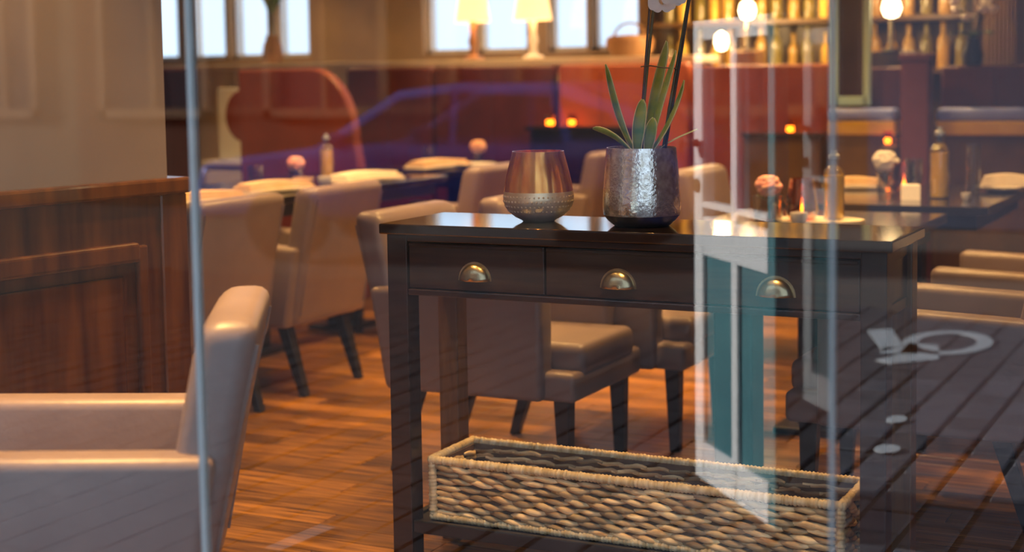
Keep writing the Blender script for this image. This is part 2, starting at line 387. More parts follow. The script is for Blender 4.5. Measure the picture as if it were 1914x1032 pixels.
rows = 8; z0r, z1r = .022, BH - .028
def put_strand(me, x, y, z, rz):
    o = link('weave_strand', me, bk); o.location = (x, y, z + random.uniform(-.002, .002)); o.rotation_euler = (random.uniform(-.3, .3), random.uniform(-.07, .07), rz)
    s_ = random.uniform(.85, 1.15); o.scale = (random.uniform(.95, 1.12), s_, s_)
nx = 17; stp = (BX1 - BX0 - .05) / nx
for j in range(rows):
    z = z0r + (z1r - z0r) * j / (rows - 1)
    for i in range(nx + (j % 2)):
        x = BX0 + .025 + stp * (i + (.5 if j % 2 == 0 else 0)); x = min(max(x, BX0 + .05), BX1 - .05)
        put_strand(strand_me, x, BY0 + .013, z, 0)
    for i in range(3 + (j % 2)):
        y = BY0 + .03 + (BY1 - BY0 - .06) * ((i + (.5 if j % 2 == 0 else 0)) / 3.0); y = min(max(y, BY0 + .045), BY1 - .045)
        put_strand(strand_s, BX1 - .013, y, z, math.pi / 2)
for j in range(3):          # inside of the far long side, above what the near rim hides
    z = BH - .028 - j * .018
    for i in range(nx):
        put_strand(strand_me, BX0 + .025 + stp * (i + (.5 if j % 2 == 0 else .15)), BY1 - .022, z, math.pi)
    for i in range(3): put_strand(strand_s, BX0 + .021, BY0 + .045 + .07 * i, z, math.pi / 2)
def wrapped(p0, p1, r, n):
    """a rod bound with straw: rings bulging along it"""
    p0, p1 = Vector(p0), Vector(p1); pts = []; rs = []
    for i in range(n):
        q = random.uniform(.9, 1.1)
        for t, k in ((.04, .80), (.5, 1.0), (.96, .80)): pts.append(p0.lerp(p1, (i + t) / n)); rs.append(r * k * q)
    return MB().tube(pts, rs, 8)
ZT = BH - .008
for a, b, n in (((BX0, BY0 + .006, ZT), (BX1, BY0 + .006, ZT), 110), ((BX0, BY1 - .006, ZT), (BX1, BY1 - .006, ZT), 110), ((BX0 + .006, BY0, ZT), (BX0 + .006, BY1, ZT), 26), ((BX1 - .006, BY0, ZT), (BX1 - .006, BY1, ZT), 26)):
    wrapped(a, b, .0125, n).build('bound_rim', 'rim', bk, smooth=True, angle=80)
for a, b, n in (((BX0, BY0 + .008, .011), (BX1, BY0 + .008, .011), 110), ((BX1 - .008, BY0, .011), (BX1 - .008, BY1, .011), 26)):
    wrapped(a, b, .0115, n).build('bound_foot', 'rim', bk, smooth=True, angle=80)
for x in (BX0 + .008, BX1 - .008):
    for y in (BY0 + .008, BY1 - .008): wrapped((x, y, .004), (x, y, BH - .01), .0125, 16).build('corner_post', 'rim', bk, smooth=True, angle=80)

# ================================================================== AMBER HOLDER, POT, ORCHID
ah = thing('candle_holder', 'amber lustre glass candle holder with ribbed lower half, on the console', 'candle holder', (-.289, .0, .90))
prof_up = [(.0885, .078), (.0865, .095), (.081, .12), (.075, .145), (.069, .168), (.0665, .180), (.064, .180), (.066, .168), (.072, .145), (.078, .12), (.083, .095), (.085, .078)]
MB().lathe(prof_up, 40).build('amber_bowl', 'amber', ah, smooth=True, angle=60)
low = MB().lathe([(0, .0), (.040, 0), (.044, .004), (.060, .012), (.075, .024), (.085, .037), (.090, .050), (.0908, .062), (.0885, .078), (.084, .078)], 40)
low.build('ribbed_base', 'goldbase', ah, smooth=True, angle=60)
for j, (z, r_, nb) in enumerate(((.030, .0775, 44), (.042, .0850, 48), (.054, .0890, 48), (.066, .0885, 48))):
    bd = MB()
    for i in range(nb):
        a = 2 * math.pi * (i + .5 * (j % 2)) / nb; c = (r_ * math.cos(a), r_ * math.sin(a), z)
        bd.lathe([(0, -.0034), (.0026, -.0022), (.0034, 0), (.0026, .0022), (0, .0034)], 6, c)
    bd.build('bead_row', 'goldbase', ah, smooth=True)

pot = thing('flower_pot', 'hammered silver flower pot with a dark base holding the orchid', 'flower pot', (.003, -.02, .90))
MB().lathe([(.094, .028), (.0965, .040), (.0955, .070), (.0925, .115), (.0885, .165), (.0855, .193), (.0825, .193), (.085, .165), (.089, .115), (.092, .07), (.092, .035)], 48).build('hammered_body', 'silver', pot, smooth=True, angle=60)
MB().lathe([(0, 0), (.066, 0), (.070, .002), (.084, .014), (.0945, .028), (.090, .030)], 48).build('dark_base', 'potbase', pot, smooth=True, angle=60)
MB().lathe([(0, .165), (.04, .168), (.0845, .164)], 24).build('bark_fill', 'soil', pot, smooth=True)

orc = thing('orchid_plant', 'white orchid with strap leaves and two tied stems growing from the silver pot', 'orchid', (.003, -.02, 1.066))
def leaf_mesh(pts, wd, fold=.25, side=Vector((1, 0, 0))):
    pts = [Vector(p) for p in pts]; n = 14; v = []; f = []
    def bez(t):
        q = list(pts)
        while len(q) > 1: q = [q[i].lerp(q[i + 1], t) for i in range(len(q) - 1)]
        return q[0]
    for i in range(n + 1):
        t = i / n; p = bez(t); d = (bez(min(t + .02, 1)) - bez(max(t - .02, 0))).normalized()
        sd = side - d * side.dot(d); sd.normalize(); nn = d.cross(sd)
        ww = wd * min(1, .50 + 1.1 * t) * (1 if t < .62 else math.sqrt(max(.012, 1 - ((t - .62) / .385) ** 2)))
        for s_ in (-1, -.55, 0, .55, 1): v.append(p + sd * ww * s_ + nn * (fold * ww * abs(s_)))
    for i in range(n):
        for k in range(4): f.append((i * 5 + k, i * 5 + k + 1, (i + 1) * 5 + k + 1, (i + 1) * 5 + k))
    return v, f
def leaf(pts, wd, fold=.25, side=(1, 0, 0)):
    v, f = leaf_mesh(pts, wd, fold, Vector(side)); o = MB().add(v, f).build('leaf', 'leaf', orc, smooth=True, angle=80)
    so = o.modifiers.new('solid', 'SOLIDIFY'); so.thickness = .0022
    for s_ in (0, 4):
        e = MB().tube([v[i * 5 + s_] for i in range(15)], .0013, 5).build('leaf_margin', 'leafedge', o, smooth=True)
    return o
leaf([(-.01, 0, .0), (-.055, .0, .06), (-.080, .0, .14), (-.094, .0, .232)], .0155, .35, (.8, -.6, 0))
leaf([(.005, .012, .0), (.008, .015, .10), (.030, .02, .19), (.060, .02, .285)], .0225, .3, (.8, -.6, 0))
leaf([(.02, -.012, .0), (.030, -.01, .09), (.055, -.01, .17), (.092, -.005, .262)], .0165, .5, (.7, -.7, 0))
leaf([(-.01, -.01, .0), (-.05, -.015, .045), (-.08, -.02, .062), (-.120, -.02, .073)], .0155, .35, (.2, -.8, .5))
leaf([(.02, .01, .0), (.06, .01, .04), (.10, .012, .050), (.142, .012, .070)], .010, .2, (-.2, .95, .05))
leaf([(.012, -.01, .0), (.055, -.015, .05), (.085, -.01, .11), (.112, .0, .19)], .0135, .4, (.7, -.7, .1))
leaf([(-.004, -.02, .0), (-.004, -.03, .05), (.004, -.03, .10), (.014, -.025, .145)], .0175, .35, (1, -.2, 0))
leaf([(.022, -.018, .0), (.026, -.03, .04), (.034, -.035, .07), (.044, -.03, .10)], .017, .35, (1, -.3, 0))
MB().tube([(0, 0, 0), (.006, 0, .12), (.022, 0, .26), (.038, 0, .385), (.055, .0, .52), (.075, 0, .60), (.09, 0, .62)], .0042, 8).build('flower_stem', 'stem', orc, smooth=True)
MB().tube([(.052, .005, 0), (.072, .005, .12), (.10, .005, .26), (.124, .005, .385), (.142, .005, .50), (.125, .005, .60), (.095, .0, .62)], .0042, 8).build('flower_stem', 'stem', orc, smooth=True)
MB().tube([(-.005, -.006, 0), (.018, -.006, .26), (.030, -.006, .40)], .003, 6).build('support_stick', 'wire', orc, smooth=True)
MB().tube([(.060, -.002, 0), (.108, -.002, .26), (.132, -.002, .40)], .003, 6).build('support_stick', 'wire', orc, smooth=True)
MB().tube([(.004, -.008, .224), (.030, -.010, .226), (.060, -.010, .221), (.098, -.006, .218)], .0018, 6).build('tie_wire', 'wire', orc, smooth=True)
def orchid_flower(c, ax, sc):
    g = MB().tube([c, (c[0] + .004, c[1] + .004, c[2] + .02 * sc)], .002, 5).build('blossom', 'stem', orc, smooth=True)
    ax = Vector(ax).normalized(); a = ax.cross(Vector((0, 0, 1))).normalized(); b = a.cross(ax)
    for k, (an, L, wd) in enumerate(((90, .034, .016), (10, .034, .024), (170, .034, .024), (225, .03, .014), (315, .03, .014))):
        dr = a * math.cos(R(an)) + b * math.sin(R(an)); C0 = Vector(c)
        v, f = leaf_mesh([C0, C0 + dr * L * .5 * sc + ax * .006, C0 + dr * L * sc + ax * .002], wd * sc, .15, ax.cross(dr))
        p = MB().add(v, f).build('petal', 'petal', g, smooth=True, angle=80)
    MB().lathe([(0, 0), (.006, .004), (.009, .010), (.006, .016), (0, .018)], 8, tuple(Vector(c) + ax * .004 - b * .008)).build('lip', 'lip', g, smooth=True)
orchid_flower((.062, -.012, .380), (.35, -.9, -.1), 1.0)
orchid_flower((.092, -.012, .392), (.45, -.85, -.1), .9)
orchid_flower((.080, .01, .55), (.3, -.9, .1), 1.0)

# ================================================================== ARMCHAIRS
GCH = 'taupe leather armchairs around the dining tables'
def make_chair():
    t = thing('armchair', '', 'armchair', group=GCH)
    lean = lambda x, y, z: (x - max(0, z - .30) * .19 - max(0, z - .62) * .06, y, z)
    MB().box(-.315, -.205, -.262, .262, .285, .845).build('backrest', 'chair', t, .038, 4, True, lean, 60)
    MB().box(-.24, .36, -.272, .272, .285, .375).build('seat_base', 'chair', t, .018, 3, True, None, 60)
    MB().box(-.22, .365, -.205, .205, .355, .455).build('seat_cushion', 'chair', t, .03, 4, True, None, 60)
    for s in (-1, 1):
        y0, y1 = (.205, .298) if s > 0 else (-.298, -.205)
        al = lambda x, y, z: (x - (max(0, z - .30) * .16 if x < 0 else 0), y, z - (.02 if (x < 0 and z > .5) else 0))
        MB().box(-.295, .262, y0, y1, .285, .63).build('armrest', 'chair', t, .022, 4, True, al, 60)
        MB().taper((.30, s * .215, .29), .026, (.305, s * .215, 0), .017).build('leg', 'black', t, .003, 1)
        MB().taper((-.22, s * .20, .29), .026, (-.31, s * .20, 0), .017).build('leg', 'black', t, .003, 1)
        MB().tube([lean(-.317, s * .235, .33), lean(-.317, s * .235, .60), lean(-.317, s * .235, .80)], .004, 6).build('back_piping', 'chair', t, smooth=True)
    return t
ch0 = make_chair()
CH = [
    ((-.703, -1.339, 0), R(213), 'armchair close behind the window glass beside the wainscot wall, angled away', None),
    ((-2.385, 1.01, 0), R(180), 'armchair half hidden by the wainscot end, nearest seat of the far table row', None),
    ((-2.385, 1.715, 0), R(180), 'armchair with full back and two dark rear legs showing, beside the open floor', None),
    ((-2.385, 3.10, 0), R(180), 'armchair whose back shows just beyond the amber candle holder, at the far table row', None),
    ((-2.35, 4.45, 0), R(180), 'armchair glimpsed between the amber candle holder and the silver pot', None),
    ((-.83, .875, 0), 0, 'armchair seen under the console drawers, its seat front between the console legs', None),
    ((-.70, 1.475, 0), 0, 'armchair behind the one under the console drawers, mostly hidden, thin legs showing', None),
    ((-.60, 3.10, 0), 0, 'armchair whose back top rises just beside the silver pot, behind the pale door reflection', None),
    ((.53, .895, 0), R(180), 'armchair just behind the console corner with reflected pavement over its side', None),
    ((.66, 1.78, 0), R(180), 'armchair beyond the one at the console corner, only its arm tops showing', None),
    ((.86, 2.72, 0), R(180), 'armchair at the window frame edge beside the table with the oil bottle', None),
]
for i, (loc, rz, lb, g) in enumerate(CH):
    o = ch0 if i == 0 else copy_tree(ch0)
    place(o, loc, rz, lb, GCH)

# ================================================================== TABLES
GT = 'dark lacquered dining tables'
def table(label, x0, x1, y0, y1, h=.75):
    t = thing('dining_table', label, 'table', ((x0 + x1) / 2, (y0 + y1) / 2, 0), group=GT); a, b = (x1 - x0) / 2, (y1 - y0) / 2
    MB().box(-a, a, -b, b, h - .035, h).build('table_top', 'tabletop', t, .004, 2)
    MB().box(-a + .05, a - .05, -b + .05, b - .05, h - .095, h - .035).build('apron', 'navy', t)
    for yc in ((0,) if b < .6 else (-b * .5, b * .5)):
        MB().box(-.06, .06, yc - .06, yc + .06, .025, h - .035).build('pedestal', 'black', t, .006, 2)
        MB().box(-.13, .13, yc - .13, yc + .13, 0, .025).build('base_plate', 'black', t, .006, 2)
    return t
table('dark dining table behind the console, between the two armchairs below its drawers', -.42, .33, .47, 1.28)
table('dark dining table with the pink rose glass and the amber tealight', -.42, .33, 1.40, 2.13)
table('dark dining table with the white rose, oil bottle and tall glass', -.40, .425, 2.42, 3.55)
table('dark dining table beside the wainscot end with one long folded napkin', -3.30, -2.46, .98, 1.78, .765)
table('long dark dining table with a pink rose and an oil bottle, behind the full-backed armchair', -3.30, -2.46, 1.88, 3.42, .765)
table('far dark dining table with the peach rose, left of the amber candle holder', -3.25, -2.40, 3.72, 4.72, .765)

# ---- things on the tables
def napkin(label, loc, rz, L=.34, W=.15, m='napkin', plate=False):
    t = thing('folded_napkin', label, 'napkin', loc, rz, 'folded napkins laid on the dining tables')
    z = 0
    for k, (l_, w_) in enumerate(((L, W), (L * .96, W * .86), (L * .90, W * .62))):
        arch = lambda x, y, zz, z=z, l_=l_: (x, y, zz + z + .006 * math.cos(math.pi * x / l_))
        b = MB()
        nseg = 8
        for i in range(nseg): pass
        poly = [(-l_ / 2 + l_ * i / nseg, .006 * math.sin(math.pi * i / nseg)) for i in range(nseg + 1)] + [(l_ / 2 - l_ * i / nseg, .014 + .010 * math.sin(math.pi * i / nseg)) for i in range(nseg + 1)]
        MB().prism(poly, 'y', -w_ / 2, w_ / 2).build('fold', m if k else 'linen', t, .003, 1, xf=lambda x, y, q, z=z: (x, y, q + z))
        z += .0145
    return t
def plate(label, loc, r=.13):
    return tag(MBobj('plate', MB().lathe([(0, .004), (r * .6, .004), (r * .68, .010), (r, .020), (r, .023), (r * .66, .014), (r * .6, .009), (0, .009)], 32), 'china', loc), label, 'plate', 'white plates on the dining tables')
def MBobj(name, mb, m, loc, rz=0, smooth=True, angle=50):
    o = mb.build(name, m, None, 0, 2, smooth, None, angle); o.location = loc; o.rotation_euler = (0, 0, rz); return o
def tumbler(label, loc, r=.036, h=.09):
    return tag(MBobj('tumbler', MB().lathe([(0, .004), (r * .84, .004), (r * .86, 0), (r * .9, .002), (r, h), (r * .95, h), (r * .82, .012), (0, .012)], 24), 'glass', loc), label, 'glass', 'clear drinking glasses')
def rose_head(parent, c, r, m):
    for k, (n, rr, tz, sz) in enumerate(((1, 0, .42, .58), (4, .28, .26, .60), (6, .46, -.04, .60), (5, .34, -.36, .58))):
        for i in range(n):
            a = 2 * math.pi * i / n + k; d = rr * r
            pr_ = [(0, -.55), (.45, -.42), (.85, -.05), (.95, .28), (.78, .48), (.5, .40), (.2, .30), (0, .28)]
            o = MB().lathe([(q * r * sz, z * r * sz * 1.15) for q, z in pr_], 10).build('rose_petal', m, parent, smooth=True, angle=80)
            o.location = (c[0] + d * math.cos(a), c[1] + d * math.sin(a), c[2] + tz * r); o.rotation_euler = (-.45 * rr * math.sin(a) * 2, .45 * rr * math.cos(a) * 2, a)
def rose_glass(label, loc, m, h=.085, r=.038, hr=.04, up_=.03):
    t = thing('rose_glass', label, 'flower', loc, 0, 'single roses in small glasses')
    MB().lathe([(0, .004), (r * .84, .004), (r * .86, 0), (r * .9, .002), (r, h), (r * .95, h), (r * .82, .012), (0, .012)], 24).build('glass_vase', 'glass', t, smooth=True)
    MB().tube([(.005, 0, .012), (0, .003, h * .6), (0, 0, h + up_)], .0028, 6).build('rose_stem', 'green', t)
    rose_head(t, (0, 0, h + up_), hr, m)
    for s in (-1, 1):
        v, f = leaf_mesh([(0, 0, h * .75), (s * .02, .005, h * .95), (s * .045, .01, h * .98)], .011, .2, Vector((0, 1, 0))); MB().add(v, f).build('rose_leaf', 'green', t, smooth=True)
    return t
def oil_bottle(label, loc, h=.24, r=.032):
    t = thing('oil_bottle', label, 'bottle', loc, 0, 'slim oil bottles on the dining tables')
    MB().lathe([(0, 0), (r * .95, 0), (r, .006), (r, h * .66), (r * .92, h * .71), (r * .42, h * .78), (r * .40, h * .9), (r * .36, h * .9), (r * .38, h * .78), (0, h * .78)], 24).build('bottle_body', 'boglass', t, smooth=True)
    MB().lathe([(0, .006), (r * .9, .006), (r * .92, h * .64), (0, h * .64)], 20).build('oil', 'oil', t, smooth=True)
    MB().lathe([(0, h * .88), (r * .5, h * .88), (r * .52, h * .93), (r * .30, h * .94), (r * .22, h), (0, h)], 16).build('pourer_cap', 'steel', t, smooth=True)
    return t
def tealight(label, loc, r=.043, h=.095):
    t = thing('tealight_holder', label, 'candle holder', loc, 0, 'amber glass tealight holders')
    MB().lathe([(0, .003), (r * .6, .003), (r * .62, 0), (r * .9, .014), (r, .035), (r * .92, .065), (r * .74, h), (r * .70, h), (r * .87, .065), (r * .94, .035), (r * .84, .017), (0, .008)], 24).build('amber_glass', 'aglass', t, smooth=True)
    MB().lathe([(0, .010), (.019, .010), (.019, .026), (0, .026)], 16).build('candle', 'wax', t, smooth=True)
    MB().lathe([(0, .028), (.004, .033), (.0055, .040), (.003, .052), (0, .060)], 10).build('flame', 'flame', t, smooth=True)
    return t
def small_bowl(name, label, cat, loc, r, h, m='china'):
    return tag(MBobj(name, MB().lathe([(0, 0), (r * .6, 0), (r * .95, h * .5), (r, h), (r * .92, h), (r * .85, h * .55), (r * .5, .006), (0, .006)], 20), m, loc), label, cat)
ZN = .75
rose_glass('pink rose in a clear water glass on the table behind the console', (-.19, 1.64, ZN), 'rosep', .095, .055, .050, .030)
tealight('amber glass tealight holder between the pink rose glass and the slim oil bottle', (-.075, 1.66, ZN + .008), .058, .145)
oil_bottle('slim oil bottle standing beside the amber tealight behind the console', (.022, 1.72, ZN + .008), .24, .036)
small_bowl('salt_bowl', 'small white salt bowl in front of the amber tealight holder', 'bowl', (-.06, 1.57, ZN), .030, .042)
tag(MBobj('serving_tray', MB().prism([(.16 * math.cos(2 * math.pi * i / 28), .11 * math.sin(2 * math.pi * i / 28)) for i in range(28)], 'z', 0, .008), 'linen', (-.03, 1.71, ZN), 0, False), 'thin pale oval tray under the tealight and oil bottle', 'tray')
# table with the white rose
rose_glass('white rose in a glass on the table beneath the mint framed mirror', (-.12, 3.10, ZN), 'rosew', .085, .036, .060, .045)
tealight('glowing amber tealight right beside the white rose', (-.03, 3.06, ZN), .060, .13)
napkin('tan folded napkin left of the white rose', (-.28, 3.20, ZN), R(20), .26, .16)
tumbler('short glass tumbler behind the oil bottle on the white rose table', (.03, 2.98, ZN), .035, .15)
tag(MBobj('candle_block', MB().box(-.035, .035, -.035, .035, 0, .06), 'wax', (.075, 2.70, ZN), .3, False), 'square cream candle block in front of the oil bottle by the white rose', 'candle')
oil_bottle('tall golden oil bottle with a steel pourer on the white rose table', (.17, 2.80, ZN), .29, .040)
tumbler('tall narrow glass beside the golden oil bottle', (.26, 3.05, ZN), .030, .21)
small_bowl('pepper_bowl', 'tiny white pepper bowl by the table edge near the golden oil bottle', 'bowl', (.29, 2.72, ZN), .02, .03)
plate('white plate under the cream napkin at the frame edge', (.36, 3.22, ZN), .12)
napkin('cream napkin folded on the plate at the frame edge', (.365, 3.22, ZN + .022), R(10), .20, .12, 'linen')
# far row
ZF = .765
napkin('long cream napkin beside the wainscot end', (-2.60, 1.50, ZF), R(72), .48, .18)
napkin('tan napkin above the full-backed armchair, left half of the long table', (-2.66, 2.16, ZF), R(68), .36, .17)
napkin('cream napkin above the full-backed armchair, far half of the long table', (-2.62, 2.86, ZF), R(80), .42, .17, 'linen')
tumbler('clear tumbler left of the pink rose on the long table', (-2.95, 2.42, ZF), .038, .10)
rose_glass('pink and yellow rose in a glass on the long table', (-2.86, 2.62, ZF), 'rosep', .07, .034, .046, .03)
small_bowl('cream_bowl', 'small cream bowl right of the pink and yellow rose', 'bowl', (-2.68, 2.60, ZF), .036, .04)
oil_bottle('olive oil bottle standing on the long table in front of the dark partition', (-2.90, 2.95, ZF), .23, .036)
small_bowl('bread_dish', 'little amber dish left of the pink and yellow rose', 'dish', (-2.70, 2.45, ZF), .05, .045, 'napkin')
napkin('tan napkin on the far table left of the peach rose', (-2.80, 3.92, ZF), R(70), .36, .18)
tumbler('clear tumbler beside the tan napkin on the far table', (-3.0, 4.16, ZF), .038, .11)
rose_glass('peach rose in a glass on the far table', (-2.72, 4.24, ZF), 'roseo', .07, .034, .05, .035)
plate('white plate next to the peach rose glass', (-2.62, 4.02, ZF), .12)

# ================================================================== BOOTHS AND BACK OF THE ROOM
def booth(label, x0, x1, yb, zt, m, seat=False, grp='high-backed leather booths along the rear'):
    t = thing('booth_bench', label, 'booth', ((x0 + x1) / 2, yb, 0), 0, grp); a = (x1 - x0) / 2
    MB().box(-a, a, 0, .10, 0, zt).build('booth_back', m, t, .02, 3, True, None, 60)
    if seat:
        MB().box(-a, a, -.45, .0, .10, .46).build('booth_seat', m, t, .03, 3, True, None, 60)
    n = max(2, int((x1 - x0) / .28))
    for i in range(1, n):
        x = -a + 2 * a * i / n; MB().tube([(x, -.002, .5), (x, -.002, zt - .04)], .005, 6).build('back_seam', m, t, smooth=True)
    return t
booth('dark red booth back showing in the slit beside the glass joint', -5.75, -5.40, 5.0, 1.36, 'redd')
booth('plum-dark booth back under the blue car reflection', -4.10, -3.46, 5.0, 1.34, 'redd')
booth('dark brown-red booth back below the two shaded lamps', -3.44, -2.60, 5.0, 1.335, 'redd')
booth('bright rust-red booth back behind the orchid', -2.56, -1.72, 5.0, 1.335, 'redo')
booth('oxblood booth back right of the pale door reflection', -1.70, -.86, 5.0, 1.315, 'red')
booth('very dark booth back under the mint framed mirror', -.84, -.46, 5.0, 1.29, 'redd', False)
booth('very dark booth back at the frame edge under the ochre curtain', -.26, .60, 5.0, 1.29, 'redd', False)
# rounded partition wing
dv = thing('booth_wing', 'oxblood leather booth wing with a rounded shoulder behind the long table', 'booth', (0, 3.86, 0))
pl = [(-4.12, 0), (-4.12, 1.335)]
pl += [(-3.62 + .30 * math.sin(math.pi / 2 * i / 12), 1.335 - .42 + .42 * math.cos(math.pi / 2 * i / 12)) for i in range(13)]
pl += [(-3.28, .70), (-3.28, 0)]
MB().prism(pl, 'y', 0, .09).build('wing_panel', 'red', dv, .015, 2)
ear = [(-4.10 + .13 * math.cos(R(90 + 180 * i / 14)), 1.06 + .155 * math.sin(R(90 + 180 * i / 14))) for i in range(15)]
MB().prism(ear, 'y', .01, .08).build('wing_ear', 'red', dv, .01, 2)
# made-up pale cupboard, solid stand-in for a reflection in the glass
sc_ = thing('standin_cupboard', 'made-up pale grey cupboard in place of a reflection beside the oxblood booth wing', 'cupboard', (-4.62, 4.55, 0))
MB().box(-.30, .30, 0, .30, 0, .72).build('cupboard_body', 'beige', sc_, .01, 2)
MB().box(-.32, .32, -.02, .32, .72, .745).build('cupboard_top', 'whitew', sc_, .004, 1)
MB().box(-.28, .28, .12, .28, .745, 1.22).build('upright_panel', 'whitew', sc_, .01, 2)
MB().box(-.29, .0, -.012, .0, .06, .68).build('cupboard_door', 'whitew', sc_, .004, 1)
MB().box(.01, .29, -.012, .0, .06, .68).build('cupboard_door', 'whitew', sc_, .004, 1)
# ledge on the booths
lg = tag(MB().box(-6.6, -1.72, 5.12, 5.62, 1.335, 1.38).build('display_ledge', 'cream', None, .006, 2), 'long cream ledge behind the booths carrying the table lamps', 'ledge')
MB().box(-6.55, -1.76, 5.16, 5.58, 0, 1.335).build('ledge_front', 'cream', lg)
def table_lamp(label, loc, m_base, r=.15, w_=6):
    t = thing('table_lamp', label, 'lamp', loc, 0, 'shaded table lamps on the ledge')
    MB().lathe([(0, 0), (.07, 0), (.07, .015), (.03, .03), (.022, .08), (.034, .12), (.020, .17), (.024, .24), (.012, .27), (0, .27)], 20).build('lamp_base', m_base, t, smooth=True)
    MB().lathe([(r, .25), (r * .72, .46), (r * .70, .46), (r * .98, .25)], 28).build('lamp_shade', 'shade', t, smooth=True)
    MB().lathe([(0, .27), (.025, .29), (.034, .33), (.02, .37), (0, .38)], 14).build('bulb', 'bulb', t, smooth=True)
    ld = bpy.data.lights.new('lamp_light', 'POINT'); ld.energy = w_; ld.color = (1, .60, .28); ld.shadow_soft_size = .05
    lo = bpy.data.objects.new('lamp_light', ld); COL.objects.link(lo); lo.parent = t; lo.location = (0, 0, .42)
    return t
table_lamp('glowing shaded lamp with a slim wooden base on the ledge, left of its twin', (-3.36, 5.40, 1.38), 'lampwood', .115)
table_lamp('glowing shaded lamp with a pale base on the ledge, above the amber candle holder', (-2.92, 5.40, 1.38), 'whitew', .125)
vz = thing('potted_plant', 'brown vase with thin upright sprigs on the ledge in front of the window', 'plant', (-4.95, 5.38, 1.38))
MB().lathe([(0, 0), (.06, 0), (.075, .05), (.065, .13), (.045, .18), (.05, .20), (.04, .20), (0, .19)], 20).build('vase', 'lampwood', vz, smooth=True)
for i in range(5):
    a = i * 1.3; MB().tube([(0, 0, .18), (.02 * math.cos(a), .02 * math.sin(a), .35), (.06 * math.cos(a), .06 * math.sin(a), .60)], .005, 5).build('sprig', 'stem', vz)
    v, f = leaf_mesh([(.02 * math.cos(a), .02 * math.sin(a), .35), (.06 * math.cos(a), .06 * math.sin(a), .45), (.10 * math.cos(a + .5), .1 * math.sin(a + .5), .50)], .02, .2, Vector((-math.sin(a), math.cos(a), 0))); MB().add(v, f).build('sprig_leaf', 'green', vz, smooth=True)
hb = thing('wicker_hamper', 'squat brown wicker hamper on the ledge below the far window, left of the orchid', 'hamper', (-2.24, 5.38, 1.38))
MB().lathe([(0, 0), (.12, 0), (.15, .06), (.15, .11), (.13, .13), (0, .14)], 20).build('hamper_body', 'lampwood', hb, smooth=True)
MB().tube([(.11 * math.cos(R(a)), 0, .11 + .10 * math.sin(R(a))) for a in range(0, 181, 15)], .008, 6).build('hamper_handle', 'lampwood', hb, smooth=True)
# candles glowing on the far tables
def votive(label, loc, r=.03):
    t = thing('votive_candle', label, 'candle', loc, 0, 'glowing votive candles at the back of the room')
    MB().lathe([(0, 0), (r * .8, 0), (r, .07), (r * .94, .07), (r * .74, .006), (0, .006)], 16).build('votive_glass', 'aglass', t, smooth=True)
    MB().lathe([(0, .008), (r * .66, .008), (r * .66, .034), (0, .034)], 14).build('wax', 'flame', t, smooth=True)
    return t
lc = thing('side_counter', 'low dark counter before the booths carrying votive candles', 'counter', (-2.35, 4.91, 0))
MB().box(-.34, .30, -.05, .07, 0, .94).build('counter_body', 'dark', lc, .006, 2)
MB().box(-.36, .32, -.08, .08, .94, .965).build('counter_top', 'darktop', lc, .004, 2)
votive('bright orange votive candle beside the blue car reflection', (-2.57, 4.90, .965), .036)
votive('dim orange votive candle beside the bright orange one', (-2.43, 4.91, .965), .03)
votive('glowing votive candle on the bar rail right of the pale door reflection', (-1.06, 4.86, .93))
# bar rail / bench with gold board
for (x0, x1, lb) in ((-.84, -.47, 'gold-fronted bar rail with lavender sheen coloured onto its top under the mint framed mirror'), (-.25, .62, 'gold-fronted bar rail with lavender sheen coloured onto its top behind the tall glass')):
    t = thing('bar_rail', lb, 'bar rail', ((x0 + x1) / 2, 4.86, 0), 0, 'gold fronted bar rails'); a = (x1 - x0) / 2
    MB().box(-a, a, .02, .12, 0, .92).build('rail_panel', 'shelf', t)
    MB().box(-a, a, -.02, .12, .92, .995).build('gold_board', 'gold', t, .008, 2)
    MB().box(-a, a, -.03, .13, .995, 1.065).build('pad', 'lavender', t, .025, 3, True)
mb_ = thing('bar_shelf_counter', 'dark lower counter with a flat top before the oxblood booth', 'counter', (-1.10, 4.84, 0))
MB().box(-.22, .22, -.02, .12, 0, .91).build('counter_body', 'shelf', mb_)
MB().box(-.23, .23, -.04, .14, .91, .93).build('counter_top', 'darktop', mb_, .004, 1)
votive('small candle at the end of the bar rail beside the plum column', (-.50, 4.80, .87), .025)
tag(MB().box(-.52, -.44, 4.72, 4.85, .0, .865).build('candle_post', 'shelf', None, .006, 1), 'slim dark post with a candle beside the plum column', 'post')
col_ = thing('plum_column', 'plum upholstered column between the two bar rails', 'column', (-.345, 4.80, 0))
MB().box(-.075, .075, -.06, .06, 0, 1.32).build('column_shaft', 'plum', col_, .01, 2)
MB().box(-.085, .085, -.07, .07, 1.32, 1.36).build('column_cap', 'plum', col_, .008, 2)
# mint framed mirror
mf = thing('framed_mirror', 'mint green framed mirror standing on the booth beside the bar shelves', 'mirror', (-.735, 4.93, 1.08))
MB().box(-.095, .095, -.012, .02, 0, .05).build('frame_rail', 'mint', mf, .006, 2); MB().box(-.095, .095, -.012, .02, .65, .70).build('frame_rail', 'mint', mf, .006, 2)
MB().box(-.11, -.07, -.012, .02, 0, .70).build('frame_stile', 'mint', mf, .006, 2); MB().box(.07, .11, -.012, .02, 0, .70).build('frame_stile', 'mint', mf, .006, 2)
MB().box(-.08, .08, .0, .012, .04, .66).build('mirror_glass', 'mirror', mf)
